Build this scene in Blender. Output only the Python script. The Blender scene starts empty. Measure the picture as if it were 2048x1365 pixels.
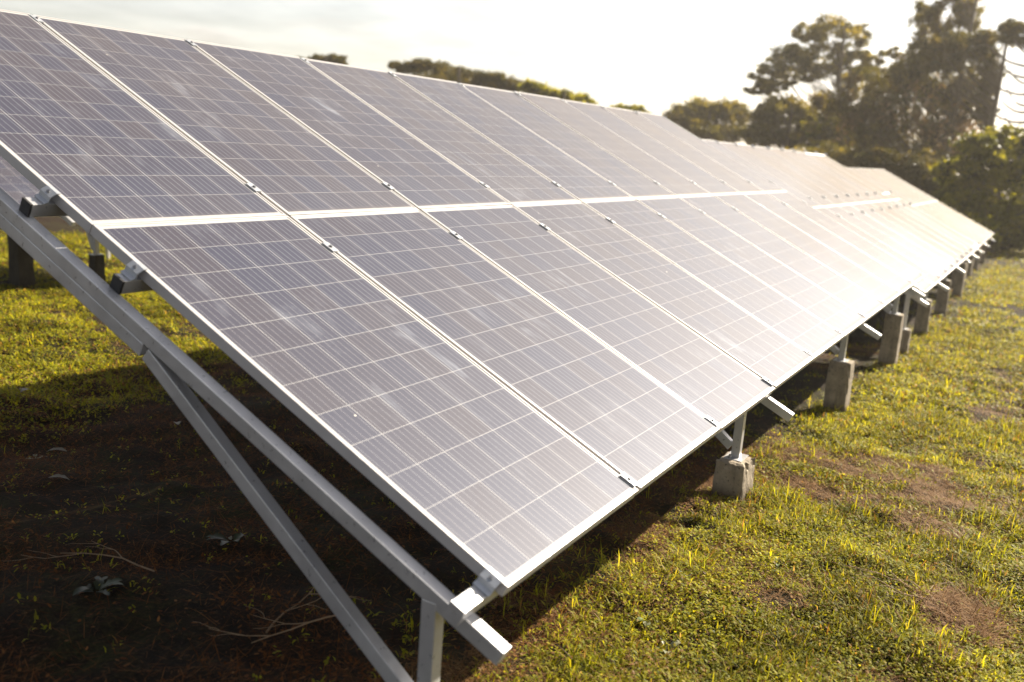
import bpy, bmesh, math, random
import numpy as np
from mathutils import Vector, Matrix

rng = np.random.default_rng(11)
random.seed(5)
scene = bpy.context.scene
COL = scene.collection
R = math.radians

# ------------------------------------------------------------------ camera
cam_d = bpy.data.cameras.new('camera')
cam = bpy.data.objects.new('camera', cam_d)
COL.objects.link(cam)
CAM = Vector((-2.22769, -1.16521, 1.25214))
right = Vector((0.49028161, -0.86848517, 0.07319466))
down = Vector((-0.14698684, -0.16517044, -0.97525053))
fwd = Vector((0.85908021, 0.46738875, -0.20863592))
m = Matrix.Identity(4)
for i in range(3):
    m[i][0] = right[i]; m[i][1] = -down[i]; m[i][2] = -fwd[i]; m[i][3] = CAM[i]
cam.matrix_world = m
cam_d.sensor_width = 36.0
cam_d.lens = 33.498
cam_d.clip_start = 0.05
cam_d.clip_end = 3000
cam_d.dof.use_dof = True
cam_d.dof.focus_distance = 4.6
cam_d.dof.aperture_fstop = 1.7
scene.camera = cam

scene.view_settings.view_transform = 'Standard'
scene.view_settings.look = 'None'
scene.view_settings.exposure = 1.7
scene.view_settings.gamma = 1.0
scene.render.engine = 'CYCLES'
scene.cycles.use_denoising = True
scene.cycles.max_bounces = 8
scene.cycles.transparent_max_bounces = 8
scene.cycles.sample_clamp_indirect = 6

# ------------------------------------------------------------------ world and sun
SUN = Vector((1.4, -0.54, 1.0)).normalized()
world = bpy.data.worlds.new('World')
scene.world = world
world.use_nodes = True
wt = world.node_tree
bg = wt.nodes['Background']
sky = wt.nodes.new('ShaderNodeTexSky')
sky.sky_type = 'NISHITA'
sky.sun_disc = False
sky.sun_elevation = math.asin(SUN.z)
sky.sun_rotation = math.atan2(SUN.x, SUN.y)
sky.dust_density = 1.4
sky.air_density = 1.0
sky.ozone_density = 0.8
# thin broken cloud over the clear sky
tc = wt.nodes.new('ShaderNodeTexCoord')
sp = wt.nodes.new('ShaderNodeSeparateXYZ')
wt.links.new(tc.outputs['Generated'], sp.inputs[0])
# project the direction on a flat cloud layer
zz = wt.nodes.new('ShaderNodeMath'); zz.operation = 'MAXIMUM'; zz.inputs[1].default_value = 0.0
wt.links.new(sp.outputs[2], zz.inputs[0])
za = wt.nodes.new('ShaderNodeMath'); za.operation = 'ADD'; za.inputs[1].default_value = 0.12
wt.links.new(zz.outputs[0], za.inputs[0])
dv = wt.nodes.new('ShaderNodeVectorMath'); dv.operation = 'DIVIDE'
cz = wt.nodes.new('ShaderNodeCombineXYZ')
for k in range(3):
    wt.links.new(za.outputs[0], cz.inputs[k])
wt.links.new(tc.outputs['Generated'], dv.inputs[0])
wt.links.new(cz.outputs[0], dv.inputs[1])
nz = wt.nodes.new('ShaderNodeTexNoise'); nz.inputs['Scale'].default_value = 1.6
nz.inputs['Detail'].default_value = 7; nz.inputs['Roughness'].default_value = 0.58
nz.inputs['Distortion'].default_value = 0.4
wt.links.new(dv.outputs[0], nz.inputs['Vector'])
rp = wt.nodes.new('ShaderNodeValToRGB')
rp.color_ramp.elements[0].position = 0.50; rp.color_ramp.elements[0].color = (0.55, 0.55, 0.55, 1)
rp.color_ramp.elements[1].position = 0.68; rp.color_ramp.elements[1].color = (0.85, 0.85, 0.85, 1)
wt.links.new(nz.outputs[0], rp.inputs[0])
mx = wt.nodes.new('ShaderNodeMix'); mx.data_type = 'RGBA'
wt.links.new(rp.outputs[0], mx.inputs['Factor'])
wt.links.new(sky.outputs[0], mx.inputs['A'])
# cloud: whitened, brighter than the clear air behind it
hs = wt.nodes.new('ShaderNodeHueSaturation'); hs.inputs['Saturation'].default_value = 0.10; hs.inputs['Value'].default_value = 1.2
wt.links.new(sky.outputs[0], hs.inputs['Color'])
wm = wt.nodes.new('ShaderNodeMix'); wm.data_type = 'RGBA'; wm.blend_type = 'MULTIPLY'; wm.inputs['Factor'].default_value = 1.0
wm.inputs['B'].default_value = (0.98, 0.91, 0.85, 1)
wt.links.new(hs.outputs[0], wm.inputs['A']); wt.links.new(wm.outputs['Result'], mx.inputs['B'])
nz2 = wt.nodes.new('ShaderNodeTexNoise'); nz2.inputs['Scale'].default_value = 2.6; nz2.inputs['Detail'].default_value = 6
wt.links.new(dv.outputs[0], nz2.inputs['Vector'])
mr = wt.nodes.new('ShaderNodeMapRange'); mr.inputs[1].default_value = 0.38; mr.inputs[2].default_value = 0.62
mr.inputs[3].default_value = 0.96; mr.inputs[4].default_value = 1.30
wt.links.new(nz2.outputs[0], mr.inputs[0]); wt.links.new(mr.outputs[0], hs.inputs['Value'])
wt.links.new(mx.outputs['Result'], bg.inputs[0])
bg.inputs[1].default_value = 0.050

sun_d = bpy.data.lights.new('sun', 'SUN')
sun_d.energy = 5.0
sun_d.angle = R(0.55)
sun_d.color = (1.0, 0.89, 0.72)
sun = bpy.data.objects.new('sun', sun_d)
COL.objects.link(sun)
sun.rotation_euler = SUN.to_track_quat('Z', 'Y').to_euler()
sun.location = (10, -10, 20)

# ------------------------------------------------------------------ material helpers
def nmat(name):
    mt = bpy.data.materials.new(name); mt.use_nodes = True
    nt = mt.node_tree
    return mt, nt, nt.nodes['Principled BSDF']

def N(nt, kind, **kw):
    n = nt.nodes.new(kind)
    for k, v in kw.items():
        setattr(n, k, v)
    return n

def setin(n, d):
    for k, v in d.items():
        n.inputs[k].default_value = v

def math_(nt, op, a, b=None):
    n = nt.nodes.new('ShaderNodeMath'); n.operation = op
    for i, v in enumerate((a, b)):
        if v is None: continue
        if isinstance(v, (int, float)): n.inputs[i].default_value = v
        else: nt.links.new(v, n.inputs[i])
    return n.outputs[0]

def mixc(nt, fac, a, b):
    n = nt.nodes.new('ShaderNodeMix'); n.data_type = 'RGBA'
    for key, v in (('Factor', fac), ('A', a), ('B', b)):
        if isinstance(v, (int, float)): n.inputs[key].default_value = v
        elif isinstance(v, tuple): n.inputs[key].default_value = (*v, 1)
        else: nt.links.new(v, n.inputs[key])
    return n.outputs['Result']

def noise(nt, vec, scale, detail=4, rough=0.55, dist=0.0):
    n = nt.nodes.new('ShaderNodeTexNoise')
    setin(n, {'Scale': scale, 'Detail': detail, 'Roughness': rough, 'Distortion': dist})
    if vec is not None: nt.links.new(vec, n.inputs['Vector'])
    return n.outputs[0]

def ramp(nt, v, lo, hi, a=0.0, b=1.0):
    n = nt.nodes.new('ShaderNodeMapRange'); n.clamp = True
    nt.links.new(v, n.inputs[0])
    n.inputs[1].default_value = lo; n.inputs[2].default_value = hi
    n.inputs[3].default_value = a; n.inputs[4].default_value = b
    return n.outputs[0]

def bump(nt, h, strength, dist, out):
    b = nt.nodes.new('ShaderNodeBump'); b.inputs['Strength'].default_value = strength
    b.inputs['Distance'].default_value = dist
    nt.links.new(h, b.inputs['Height']); nt.links.new(b.outputs[0], out)

def metal(name, col, rough, metallic, stain=0.15):
    mt, nt, p = nmat(name)
    t = N(nt, 'ShaderNodeTexCoord')
    oi = N(nt, 'ShaderNodeObjectInfo')
    ad = N(nt, 'ShaderNodeVectorMath', operation='ADD')
    nt.links.new(t.outputs['Object'], ad.inputs[0]); nt.links.new(oi.outputs['Location'], ad.inputs[1])
    a = noise(nt, ad.outputs[0], 6.0, 5, 0.6)
    dk = tuple(c * (1 - stain * 1.6) for c in col)
    c = mixc(nt, ramp(nt, a, 0.35, 0.7), col, dk)
    nt.links.new(c, p.inputs['Base Color'])
    b = noise(nt, ad.outputs[0], 40.0, 3)
    nt.links.new(ramp(nt, b, 0.3, 0.7, rough - 0.08, rough + 0.1), p.inputs['Roughness'])
    p.inputs['Metallic'].default_value = metallic
    bump(nt, a, 0.12, 0.004, p.inputs['Normal'])
    return mt

M_frame = metal('anodised_aluminium', (0.47, 0.455, 0.45), 0.38, 0.35, 0.06)
M_steel = metal('galvanised_steel', (0.56, 0.56, 0.57), 0.34, 0.5, 0.14)
M_clamp = metal('zinc_clamp', (0.46, 0.48, 0.51), 0.36, 0.5, 0.1)
M_bolt = metal('bolt_steel', (0.30, 0.30, 0.31), 0.35, 0.9, 0.1)
M_plug = metal('black_plug', (0.012, 0.012, 0.013), 0.6, 0.0, 0.1)

# ---- solar cells
PW, PL = 0.992, 1.956
CP = 0.1585                       # cell pitch
MX, MY = (PW - 6 * CP) / 2, (PL - 12 * CP) / 2
def make_cells():
    mt, nt, p = nmat('solar_cells')
    t = N(nt, 'ShaderNodeTexCoord'); s = N(nt, 'ShaderNodeSeparateXYZ')
    nt.links.new(t.outputs['Object'], s.inputs[0])
    oi = N(nt, 'ShaderNodeObjectInfo')
    X = math_(nt, 'DIVIDE', math_(nt, 'SUBTRACT', s.outputs[0], MX), CP)
    Y = math_(nt, 'DIVIDE', math_(nt, 'SUBTRACT', s.outputs[1], MY), CP)
    fx = math_(nt, 'FRACT', X); fy = math_(nt, 'FRACT', Y)
    dx = math_(nt, 'ABSOLUTE', math_(nt, 'SUBTRACT', fx, 0.5))
    dy = math_(nt, 'ABSOLUTE', math_(nt, 'SUBTRACT', fy, 0.5))
    gx = math_(nt, 'GREATER_THAN', dx, 0.5 - 0.0080)
    gy = math_(nt, 'GREATER_THAN', dy, 0.5 - 0.0055)
    gap = math_(nt, 'MAXIMUM', gx, gy)
    # outside the cell field: white backsheet border
    for v, lim in ((X, 6.0), (Y, 12.0)):
        gap = math_(nt, 'MAXIMUM', gap, math_(nt, 'LESS_THAN', v, 0.0))
        gap = math_(nt, 'MAXIMUM', gap, math_(nt, 'GREATER_THAN', v, lim))
    bus = math_(nt, 'FRACT', math_(nt, 'ADD', math_(nt, 'MULTIPLY', fx, 5.0), 0.0))
    bus = math_(nt, 'LESS_THAN', math_(nt, 'ABSOLUTE', math_(nt, 'SUBTRACT', bus, 0.5)), 0.031)
    # each polycrystalline cell has its own slight tint
    cid = N(nt, 'ShaderNodeCombineXYZ')
    nt.links.new(math_(nt, 'FLOOR', X), cid.inputs[0]); nt.links.new(math_(nt, 'FLOOR', Y), cid.inputs[1])
    nt.links.new(math_(nt, 'MULTIPLY', oi.outputs['Random'], 91.7), cid.inputs[2])
    wn = N(nt, 'ShaderNodeTexWhiteNoise'); nt.links.new(cid.outputs[0], wn.inputs['Vector'])
    off = N(nt, 'ShaderNodeVectorMath', operation='ADD')
    rv = N(nt, 'ShaderNodeCombineXYZ')
    nt.links.new(math_(nt, 'MULTIPLY', oi.outputs['Random'], 53.0), rv.inputs[2])
    nt.links.new(t.outputs['Object'], off.inputs[0]); nt.links.new(rv.outputs[0], off.inputs[1])
    vor = N(nt, 'ShaderNodeTexVoronoi'); vor.inputs['Scale'].default_value = 70
    nt.links.new(off.outputs[0], vor.inputs['Vector'])
    cs = N(nt, 'ShaderNodeSeparateColor'); nt.links.new(vor.outputs['Color'], cs.inputs[0])
    cell = mixc(nt, ramp(nt, wn.outputs['Value'], 0.1, 0.9), (0.011, 0.013, 0.034), (0.021, 0.017, 0.028))
    cell = mixc(nt, math_(nt, 'MULTIPLY', cs.outputs[0], 0.30), cell, (0.027, 0.028, 0.048))
    # dust film: blotches and downhill wash streaks, thicker towards the lower edge
    stv = N(nt, 'ShaderNodeVectorMath', operation='MULTIPLY'); stv.inputs[1].default_value = (1.0, 0.22, 1.0)
    nt.links.new(off.outputs[0], stv.inputs[0])
    streak = noise(nt, stv.outputs[0], 9.0, 6, 0.65, 0.6)
    blot = noise(nt, off.outputs[0], 2.2, 4, 0.6)
    fine = noise(nt, off.outputs[0], 160.0, 2, 0.6)
    st = math_(nt, 'MULTIPLY', ramp(nt, streak, 0.52, 0.76), ramp(nt, blot, 0.50, 0.70))
    low = ramp(nt, s.outputs[1], 0.0, 0.5, 1.0, 0.0)
    film = math_(nt, 'ADD', 0.024, math_(nt, 'MULTIPLY', ramp(nt, blot, 0.35, 0.75), 0.020))
    film = math_(nt, 'MULTIPLY', film, math_(nt, 'ADD', 0.75, math_(nt, 'MULTIPLY', oi.outputs['Random'], 0.6)))
    edge = ramp(nt, s.outputs[1], 0.012, 0.055, 0.22, 0.0)
    d = math_(nt, 'ADD', film, math_(nt, 'MULTIPLY', edge, streak))
    d = math_(nt, 'MULTIPLY', d, ramp(nt, fine, 0.25, 0.75, 0.72, 1.28))
    st = math_(nt, 'MULTIPLY', st, ramp(nt, fine, 0.25, 0.75, 0.22, 0.48))
    st = math_(nt, 'ADD', st, math_(nt, 'MULTIPLY', math_(nt, 'MULTIPLY', low, streak), 0.05))
    # bird specks
    v2 = N(nt, 'ShaderNodeTexVoronoi'); v2.inputs['Scale'].default_value = 5.5
    nt.links.new(off.outputs[0], v2.inputs['Vector'])
    c2 = N(nt, 'ShaderNodeSeparateColor'); nt.links.new(v2.outputs['Color'], c2.inputs[0])
    rad = ramp(nt, c2.outputs[0], 0.55, 1.0, 0.0, 0.035)
    spk = math_(nt, 'LESS_THAN', v2.outputs['Distance'], rad)
    c = mixc(nt, bus, cell, (0.15, 0.15, 0.165))
    c = mixc(nt, gap, c, (0.33, 0.33, 0.33))
    c = mixc(nt, st, c, (0.44, 0.48, 0.55))
    c = mixc(nt, math_(nt, 'MULTIPLY', spk, 0.75), c, (0.70, 0.66, 0.58))
    nt.links.new(c, p.inputs['Base Color'])
    # glass with a broad sheen, seen through a dust film whose cover grows with the slant of the view
    setin(p, {'Roughness': 0.9, 'Specular IOR Level': 0.0})
    out = nt.nodes['Material Output']
    ga = N(nt, 'ShaderNodeBsdfGlossy'); ga.inputs['Roughness'].default_value = 0.20
    ga.inputs['Color'].default_value = (0.86, 0.92, 1.0, 1)
    gb_ = N(nt, 'ShaderNodeBsdfGlossy'); gb_.inputs['Roughness'].default_value = 0.60; gb_.inputs['Color'].default_value = (0.90, 0.92, 1.0, 1)
    fr = N(nt, 'ShaderNodeFresnel'); fr.inputs['IOR'].default_value = 1.42
    m1 = N(nt, 'ShaderNodeMixShader'); m2 = N(nt, 'ShaderNodeMixShader'); m3 = N(nt, 'ShaderNodeMixShader')
    nt.links.new(math_(nt, 'MULTIPLY', fr.outputs[0], 0.44), m1.inputs[0])
    nt.links.new(p.outputs[0], m1.inputs[1]); nt.links.new(ga.outputs[0], m1.inputs[2])
    m2.inputs[0].default_value = 0.036
    nt.links.new(m1.outputs[0], m2.inputs[1]); nt.links.new(gb_.outputs[0], m2.inputs[2])
    ge = N(nt, 'ShaderNodeNewGeometry')
    dp = N(nt, 'ShaderNodeVectorMath', operation='DOT_PRODUCT')
    nt.links.new(ge.outputs['Normal'], dp.inputs[0]); nt.links.new(ge.outputs['Incoming'], dp.inputs[1])
    cs_ = math_(nt, 'MAXIMUM', math_(nt, 'ABSOLUTE', dp.outputs['Value']), 0.04)
    tau = math_(nt, 'MULTIPLY', math_(nt, 'DIVIDE', d, math_(nt, 'MULTIPLY', cs_, cs_)), -0.25)
    cover = math_(nt, 'SUBTRACT', 1.0, math_(nt, 'EXPONENT', tau))
    df = N(nt, 'ShaderNodeBsdfDiffuse'); df.inputs['Color'].default_value = (0.235, 0.207, 0.178, 1)
    nt.links.new(cover, m3.inputs[0])
    nt.links.new(m2.outputs[0], m3.inputs[1]); nt.links.new(df.outputs[0], m3.inputs[2])
    nt.links.new(m3.outputs[0], out.inputs['Surface'])
    return mt
M_cells = make_cells()

def make_concrete():
    mt, nt, p = nmat('rough_concrete')
    t = N(nt, 'ShaderNodeTexCoord'); oi = N(nt, 'ShaderNodeObjectInfo')
    ad = N(nt, 'ShaderNodeVectorMath', operation='ADD')
    nt.links.new(t.outputs['Object'], ad.inputs[0]); nt.links.new(oi.outputs['Location'], ad.inputs[1])
    a = noise(nt, ad.outputs[0], 9, 6, 0.65); b = noise(nt, ad.outputs[0], 60, 4, 0.6)
    sv = N(nt, 'ShaderNodeVectorMath', operation='MULTIPLY'); sv.inputs[1].default_value = (1, 1, 0.12)
    nt.links.new(ad.outputs[0], sv.inputs[0])
    g = noise(nt, sv.outputs[0], 22, 4, 0.6)
    c = mixc(nt, ramp(nt, a, 0.35, 0.65), (0.190, 0.155, 0.112), (0.34, 0.285, 0.21))
    c = mixc(nt, math_(nt, 'MULTIPLY', ramp(nt, g, 0.5, 0.7), 0.6), c, (0.10, 0.080, 0.055))
    c = mixc(nt, ramp(nt, b, 0.58, 0.68), c, (0.085, 0.072, 0.052))
    sz = N(nt, 'ShaderNodeSeparateXYZ'); nt.links.new(t.outputs['Object'], sz.inputs[0])
    foot = math_(nt, 'MULTIPLY', ramp(nt, math_(nt, 'SUBTRACT', sz.outputs[2], math_(nt, 'MULTIPLY', a, 0.16)), -0.06, 0.02, 1.0, 0.0), 0.8)
    c = mixc(nt, foot, c, (0.060, 0.036, 0.018))     # soil splashed on the foot
    nt.links.new(c, p.inputs['Base Color'])
    p.inputs['Roughness'].default_value = 0.92
    h = math_(nt, 'ADD', a, math_(nt, 'MULTIPLY', b, 0.5))
    bump(nt, h, 0.6, 0.012, p.inputs['Normal'])
    return mt
M_conc = make_concrete()

def foliage_mat(name, transl, tint, rough=0.55, spec=0.1):
    mt = bpy.data.materials.new(name); mt.use_nodes = True
    nt = mt.node_tree; p = nt.nodes['Principled BSDF']; out = nt.nodes['Material Output']
    at = N(nt, 'ShaderNodeAttribute', attribute_name='tint')
    nt.links.new(at.outputs['Color'], p.inputs['Base Color'])
    setin(p, {'Roughness': rough, 'Specular IOR Level': spec})
    tr = N(nt, 'ShaderNodeBsdfTranslucent')
    mu = N(nt, 'ShaderNodeMix', data_type='RGBA', blend_type='MULTIPLY')
    mu.inputs['Factor'].default_value = 1.0
    nt.links.new(at.outputs['Color'], mu.inputs['A']); mu.inputs['B'].default_value = (*tint, 1)
    nt.links.new(mu.outputs['Result'], tr.inputs['Color'])
    mxs = N(nt, 'ShaderNodeMixShader'); mxs.inputs[0].default_value = transl
    nt.links.new(p.outputs[0], mxs.inputs[1]); nt.links.new(tr.outputs[0], mxs.inputs[2])
    nt.links.new(mxs.outputs[0], out.inputs['Surface'])
    return mt
M_grass = foliage_mat('grass_blades', 0.50, (1.7, 1.5, 0.6))
M_straw = foliage_mat('dead_straw', 0.2, (1.2, 1.05, 0.8), 0.7)
M_weed = foliage_mat('broad_weed_leaves', 0.25, (1.3, 1.4, 0.6), 0.38, 0.35)
M_leaf = foliage_mat('tree_leaves', 0.50, (1.6, 1.45, 0.55), 0.45)

def make_bark():
    mt, nt, p = nmat('bark')
    t = N(nt, 'ShaderNodeTexCoord')
    a = noise(nt, t.outputs['Object'], 5, 5, 0.7)
    nt.links.new(mixc(nt, a, (0.045, 0.032, 0.022), (0.13, 0.10, 0.07)), p.inputs['Base Color'])
    p.inputs['Roughness'].default_value = 0.9
    bump(nt, a, 0.8, 0.05, p.inputs['Normal'])
    return mt
M_bark = make_bark()

def make_twig():
    mt, nt, p = nmat('dry_twig')
    t = N(nt, 'ShaderNodeTexCoord')
    a = noise(nt, t.outputs['Object'], 30, 4, 0.7)
    nt.links.new(mixc(nt, a, (0.16, 0.09, 0.045), (0.34, 0.23, 0.13)), p.inputs['Base Color'])
    p.inputs['Roughness'].default_value = 0.8
    return mt
M_twig = make_twig()

def make_ground():
    mt, nt, p = nmat('soil_and_moss')
    t = N(nt, 'ShaderNodeTexCoord')
    v = t.outputs['Object']
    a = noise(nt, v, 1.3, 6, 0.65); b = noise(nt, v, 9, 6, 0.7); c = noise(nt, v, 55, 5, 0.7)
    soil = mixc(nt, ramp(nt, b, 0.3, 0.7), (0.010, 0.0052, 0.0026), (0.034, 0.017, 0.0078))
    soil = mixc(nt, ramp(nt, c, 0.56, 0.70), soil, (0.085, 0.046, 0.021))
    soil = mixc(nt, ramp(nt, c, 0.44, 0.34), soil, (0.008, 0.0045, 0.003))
    mossy = mixc(nt, ramp(nt, c, 0.35, 0.65), (0.016, 0.018, 0.004), (0.055, 0.052, 0.010))
    k = math_(nt, 'MULTIPLY', ramp(nt, a, 0.42, 0.60), ramp(nt, b, 0.36, 0.6))
    nt.links.new(mixc(nt, k, soil, mossy), p.inputs['Base Color'])
    setin(p, {'Roughness': 0.95, 'Specular IOR Level': 0.15})
    h = math_(nt, 'ADD', math_(nt, 'MULTIPLY', b, 1.4), c)
    bump(nt, h, 1.0, 0.055, p.inputs['Normal'])
    return mt
M_ground = make_ground()

# ------------------------------------------------------------------ object helpers
def obj(name, mesh, mat, parent=None):
    if mat is not None and not mesh.materials: mesh.materials.append(mat)
    o = bpy.data.objects.new(name, mesh); COL.objects.link(o)
    if parent is not None: o.parent = parent
    return o

def tag(o, label=None, cat=None, group=None, kind=None):
    if label:
        if len(label.split()) > 16: print('LONG', label)
        o['label'] = label
    if cat: o['category'] = cat
    if group: o['group'] = group
    if kind: o['kind'] = kind
    return o

def empty(name, loc=(0, 0, 0), rot=(0, 0, 0)):
    o = bpy.data.objects.new(name, None); COL.objects.link(o)
    o.location = loc; o.rotation_euler = rot; o.empty_display_size = 0.1
    return o

def bm_mesh(name, bm, bevel=0.0, smooth=False):
    if bevel:
        bmesh.ops.bevel(bm, geom=bm.edges[:], offset=bevel, segments=2, profile=0.6, affect='EDGES')
    me = bpy.data.meshes.new(name); bm.normal_update(); bm.to_mesh(me); bm.free()
    if smooth:
        me.polygons.foreach_set('use_smooth', [True] * len(me.polygons))
    return me

def box(bm, lo, hi):
    vs = [bm.verts.new((x, y, z)) for x in (lo[0], hi[0]) for y in (lo[1], hi[1]) for z in (lo[2], hi[2])]
    for f in ((0, 1, 3, 2), (4, 6, 7, 5), (0, 4, 5, 1), (2, 3, 7, 6), (0, 2, 6, 4), (1, 5, 7, 3)):
        bm.faces.new([vs[i] for i in f])
    return vs

def cyl(bm, c, r, h, seg=6, axis='Z'):
    mt_ = Matrix.Translation(c)
    if axis == 'X': mt_ = mt_ @ Matrix.Rotation(R(90), 4, 'Y')
    bmesh.ops.create_cone(bm, cap_ends=True, segments=seg, radius1=r, radius2=r, depth=h, matrix=mt_)

def bar_mesh(name, a, b, w, d, hint=(0, 0, 1), bevel=0.003, hollow=False):
    """square tube from a to b; w across, d in the direction of hint"""
    a = Vector(a); b = Vector(b); ax = (b - a); L = ax.length; ax.normalize()
    h = Vector(hint); h = (h - ax * h.dot(ax)).normalized(); s = h.cross(ax).normalized()
    bm = bmesh.new()
    vs = box(bm, (-w / 2, -d / 2, 0), (w / 2, d / 2, L))
    if bevel: bmesh.ops.bevel(bm, geom=bm.edges[:], offset=bevel, segments=2, profile=0.6, affect='EDGES')
    rot = Matrix((s, h, ax)).transposed()
    for v in bm.verts: v.co = rot @ v.co + a
    bmesh.ops.recalc_face_normals(bm, faces=bm.faces[:])
    return bm_mesh(name, bm)

def pydata(name, V, F_loops, F_start, F_tot, tint=None):
    me = bpy.data.meshes.new(name)
    me.vertices.add(len(V)); me.vertices.foreach_set('co', V.astype(np.float32).ravel())
    me.loops.add(len(F_loops)); me.loops.foreach_set('vertex_index', F_loops.astype(np.int32))
    me.polygons.add(len(F_start)); me.polygons.foreach_set('loop_start', F_start.astype(np.int32))
    me.update(calc_edges=True)
    if tint is not None:
        at = me.attributes.new('tint', 'FLOAT_COLOR', 'POINT')
        c = np.ones((len(V), 4), np.float32); c[:, :3] = tint
        at.data.foreach_set('color', c.ravel())
    me.validate()
    return me

# ------------------------------------------------------------------ value noise for placement
_tab = np.random.default_rng(3).random((256, 256))
def vnoise(x, y, s, off=0.0):
    x = np.asarray(x, float) / s + off + 100; y = np.asarray(y, float) / s + off * 1.7 + 100
    xi = np.floor(x).astype(int); yi = np.floor(y).astype(int); fx = x - xi; fy = y - yi
    fx = fx * fx * (3 - 2 * fx); fy = fy * fy * (3 - 2 * fy)
    g = lambda i, j: _tab[i % 256, j % 256]
    return (g(xi, yi) * (1 - fx) + g(xi + 1, yi) * fx) * (1 - fy) + (g(xi, yi + 1) * (1 - fx) + g(xi + 1, yi + 1) * fx) * fy

def zg(x, y):
    x = np.asarray(x, float); y = np.asarray(y, float)
    b = np.where(x < 10, -0.575 - 0.047 * np.maximum(x, -4), -1.045 - 0.023 * (np.minimum(x, 26) - 10))
    b = b - 0.012 * np.clip(x - 26, 0, 30)
    near = np.exp(-np.clip(np.hypot(x - 3, y - 2) - 10, 0, None) / 12)
    return b + (vnoise(x, y, 1.1) - 0.5) * 0.07 * near + (vnoise(x, y, 0.35, 7) - 0.5) * 0.060 * near \
        + (vnoise(x, y, 0.13, 3) - 0.5) * 0.034 * near

# ------------------------------------------------------------------ ground
def axis(lo, hi, step, far):
    a = list(np.arange(lo, hi, step)); s = step; v = a[-1]
    while v < far:
        s *= 1.18; v += s; a.append(v)
    s = step; v = a[0]; pre = []
    while v > -far:
        s *= 1.18; v -= s; pre.append(v)
    return np.array(pre[::-1] + a)
gx = axis(-2.5, 12, 0.045, 900); gy = axis(-3.2, 9.5, 0.045, 900)
GX, GY = np.meshgrid(gx, gy, indexing='ij')
V = np.stack([GX, GY, zg(GX, GY)], -1).reshape(-1, 3)
nx, ny = len(gx), len(gy)
I = (np.arange(nx - 1)[:, None] * ny + np.arange(ny - 1)[None, :]).ravel()
loops = np.stack([I, I + ny, I + ny + 1, I + 1], 1).ravel()
me = pydata('ground', V, loops, np.arange(len(I)) * 4, None)
me.polygons.foreach_set('use_smooth', [True] * len(me.polygons))
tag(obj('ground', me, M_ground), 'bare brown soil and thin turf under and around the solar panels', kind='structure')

# ------------------------------------------------------------------ visibility test for scattered plants
def in_view(x, y, z, margin=0.30):
    P = np.stack([x - CAM.x, y - CAM.y, z - CAM.z], -1)
    zc = P @ np.array(fwd); xc = P @ np.array(right); yc = P @ np.array(down)
    zc = np.maximum(zc, 1e-3)
    tx = 1024 / 1905.65; ty = 682 / 1905.65
    return (zc > 0.3) & (np.abs(xc / zc) < tx * (1 + margin)) & (np.abs(yc / zc) < ty * (1 + margin))

def blades(name, x, y, z, h, w, az, lean, curl, col, mat, roll=None):
    """five-vertex blades: base pair, middle pair, tip"""
    n = len(x)
    d = np.stack([np.cos(az), np.sin(az), np.zeros(n)], 1)
    ra = az + np.pi / 2 if roll is None else roll
    s = np.stack([np.cos(ra), np.sin(ra), np.zeros(n)], 1)
    up = np.array([0, 0, 1.0])
    P0 = np.stack([x, y, z], 1)
    l1 = lean; l2 = lean + curl
    P1 = P0 + (np.sin(l1)[:, None] * d + np.cos(l1)[:, None] * up) * (h * 0.55)[:, None]
    P2 = P1 + (np.sin(l2)[:, None] * d + np.cos(l2)[:, None] * up) * (h * 0.45)[:, None]
    hw = (w / 2)[:, None]
    V = np.stack([P0 - s * hw * 0.7, P0 + s * hw * 0.7, P1 - s * hw, P1 + s * hw, P2], 1).reshape(-1, 3)
    b = np.arange(n)[:, None] * 5
    loops = (b + np.array([[0, 1, 3, 2, 2, 3, 4]])).ravel()
    st = (np.arange(n)[:, None] * 7 + np.array([[0, 4]])).ravel()
    return obj(name, pydata(name, V, loops, st, None, np.repeat(col, 5, axis=0)), mat)

def scatter(n, x0, x1, y0, y1):
    return rng.uniform(x0, x1, n), rng.uniform(y0, y1, n)

def lit_zone(y):            # 1 where turf thrives: in front of the bottom edge and in the sunny strip behind
    return np.clip((0.42 - y) / 0.5, 0, 1) + np.clip((y - 3.6) / 1.2, 0, 1)

def bald(x, y):             # bare and withered patches
    v = 0.42 * vnoise(x, y, 0.9, 2) + 0.30 * vnoise(x, y, 0.30, 5) + 0.28 * vnoise(x, y, 0.10, 9)
    v = v - 0.35 * np.exp(-(((x - 2.15) / 0.20) ** 2 + ((y + 1.15) / 0.12) ** 2))      # bare hollow with dead twigs
    track = np.exp(-((y + 0.92 + 0.16 * np.sin(x * 0.9)) / 0.14) ** 2) * 0.24 * np.clip((vnoise(x, y, 0.8, 13) - .2) * 2, 0, 1)
    return v - track

GREENS = np.array([[0.240, 0.255, 0.014], [0.320, 0.300, 0.016], [0.145, 0.168, 0.013], [0.350, 0.300, 0.035], [0.070, 0.085, 0.022]])
STRAWS = np.array([[0.24, 0.135, 0.050], [0.17, 0.088, 0.032], [0.30, 0.20, 0.095], [0.11, 0.055, 0.022]])
def palette(P, n, w=None):
    i = rng.choice(len(P), n, p=w); j = rng.choice(len(P), n, p=w); k = rng.random((n, 1))
    return (P[i] * k + P[j] * (1 - k)) * rng.uniform(0.75, 1.25, (n, 1))

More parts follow.
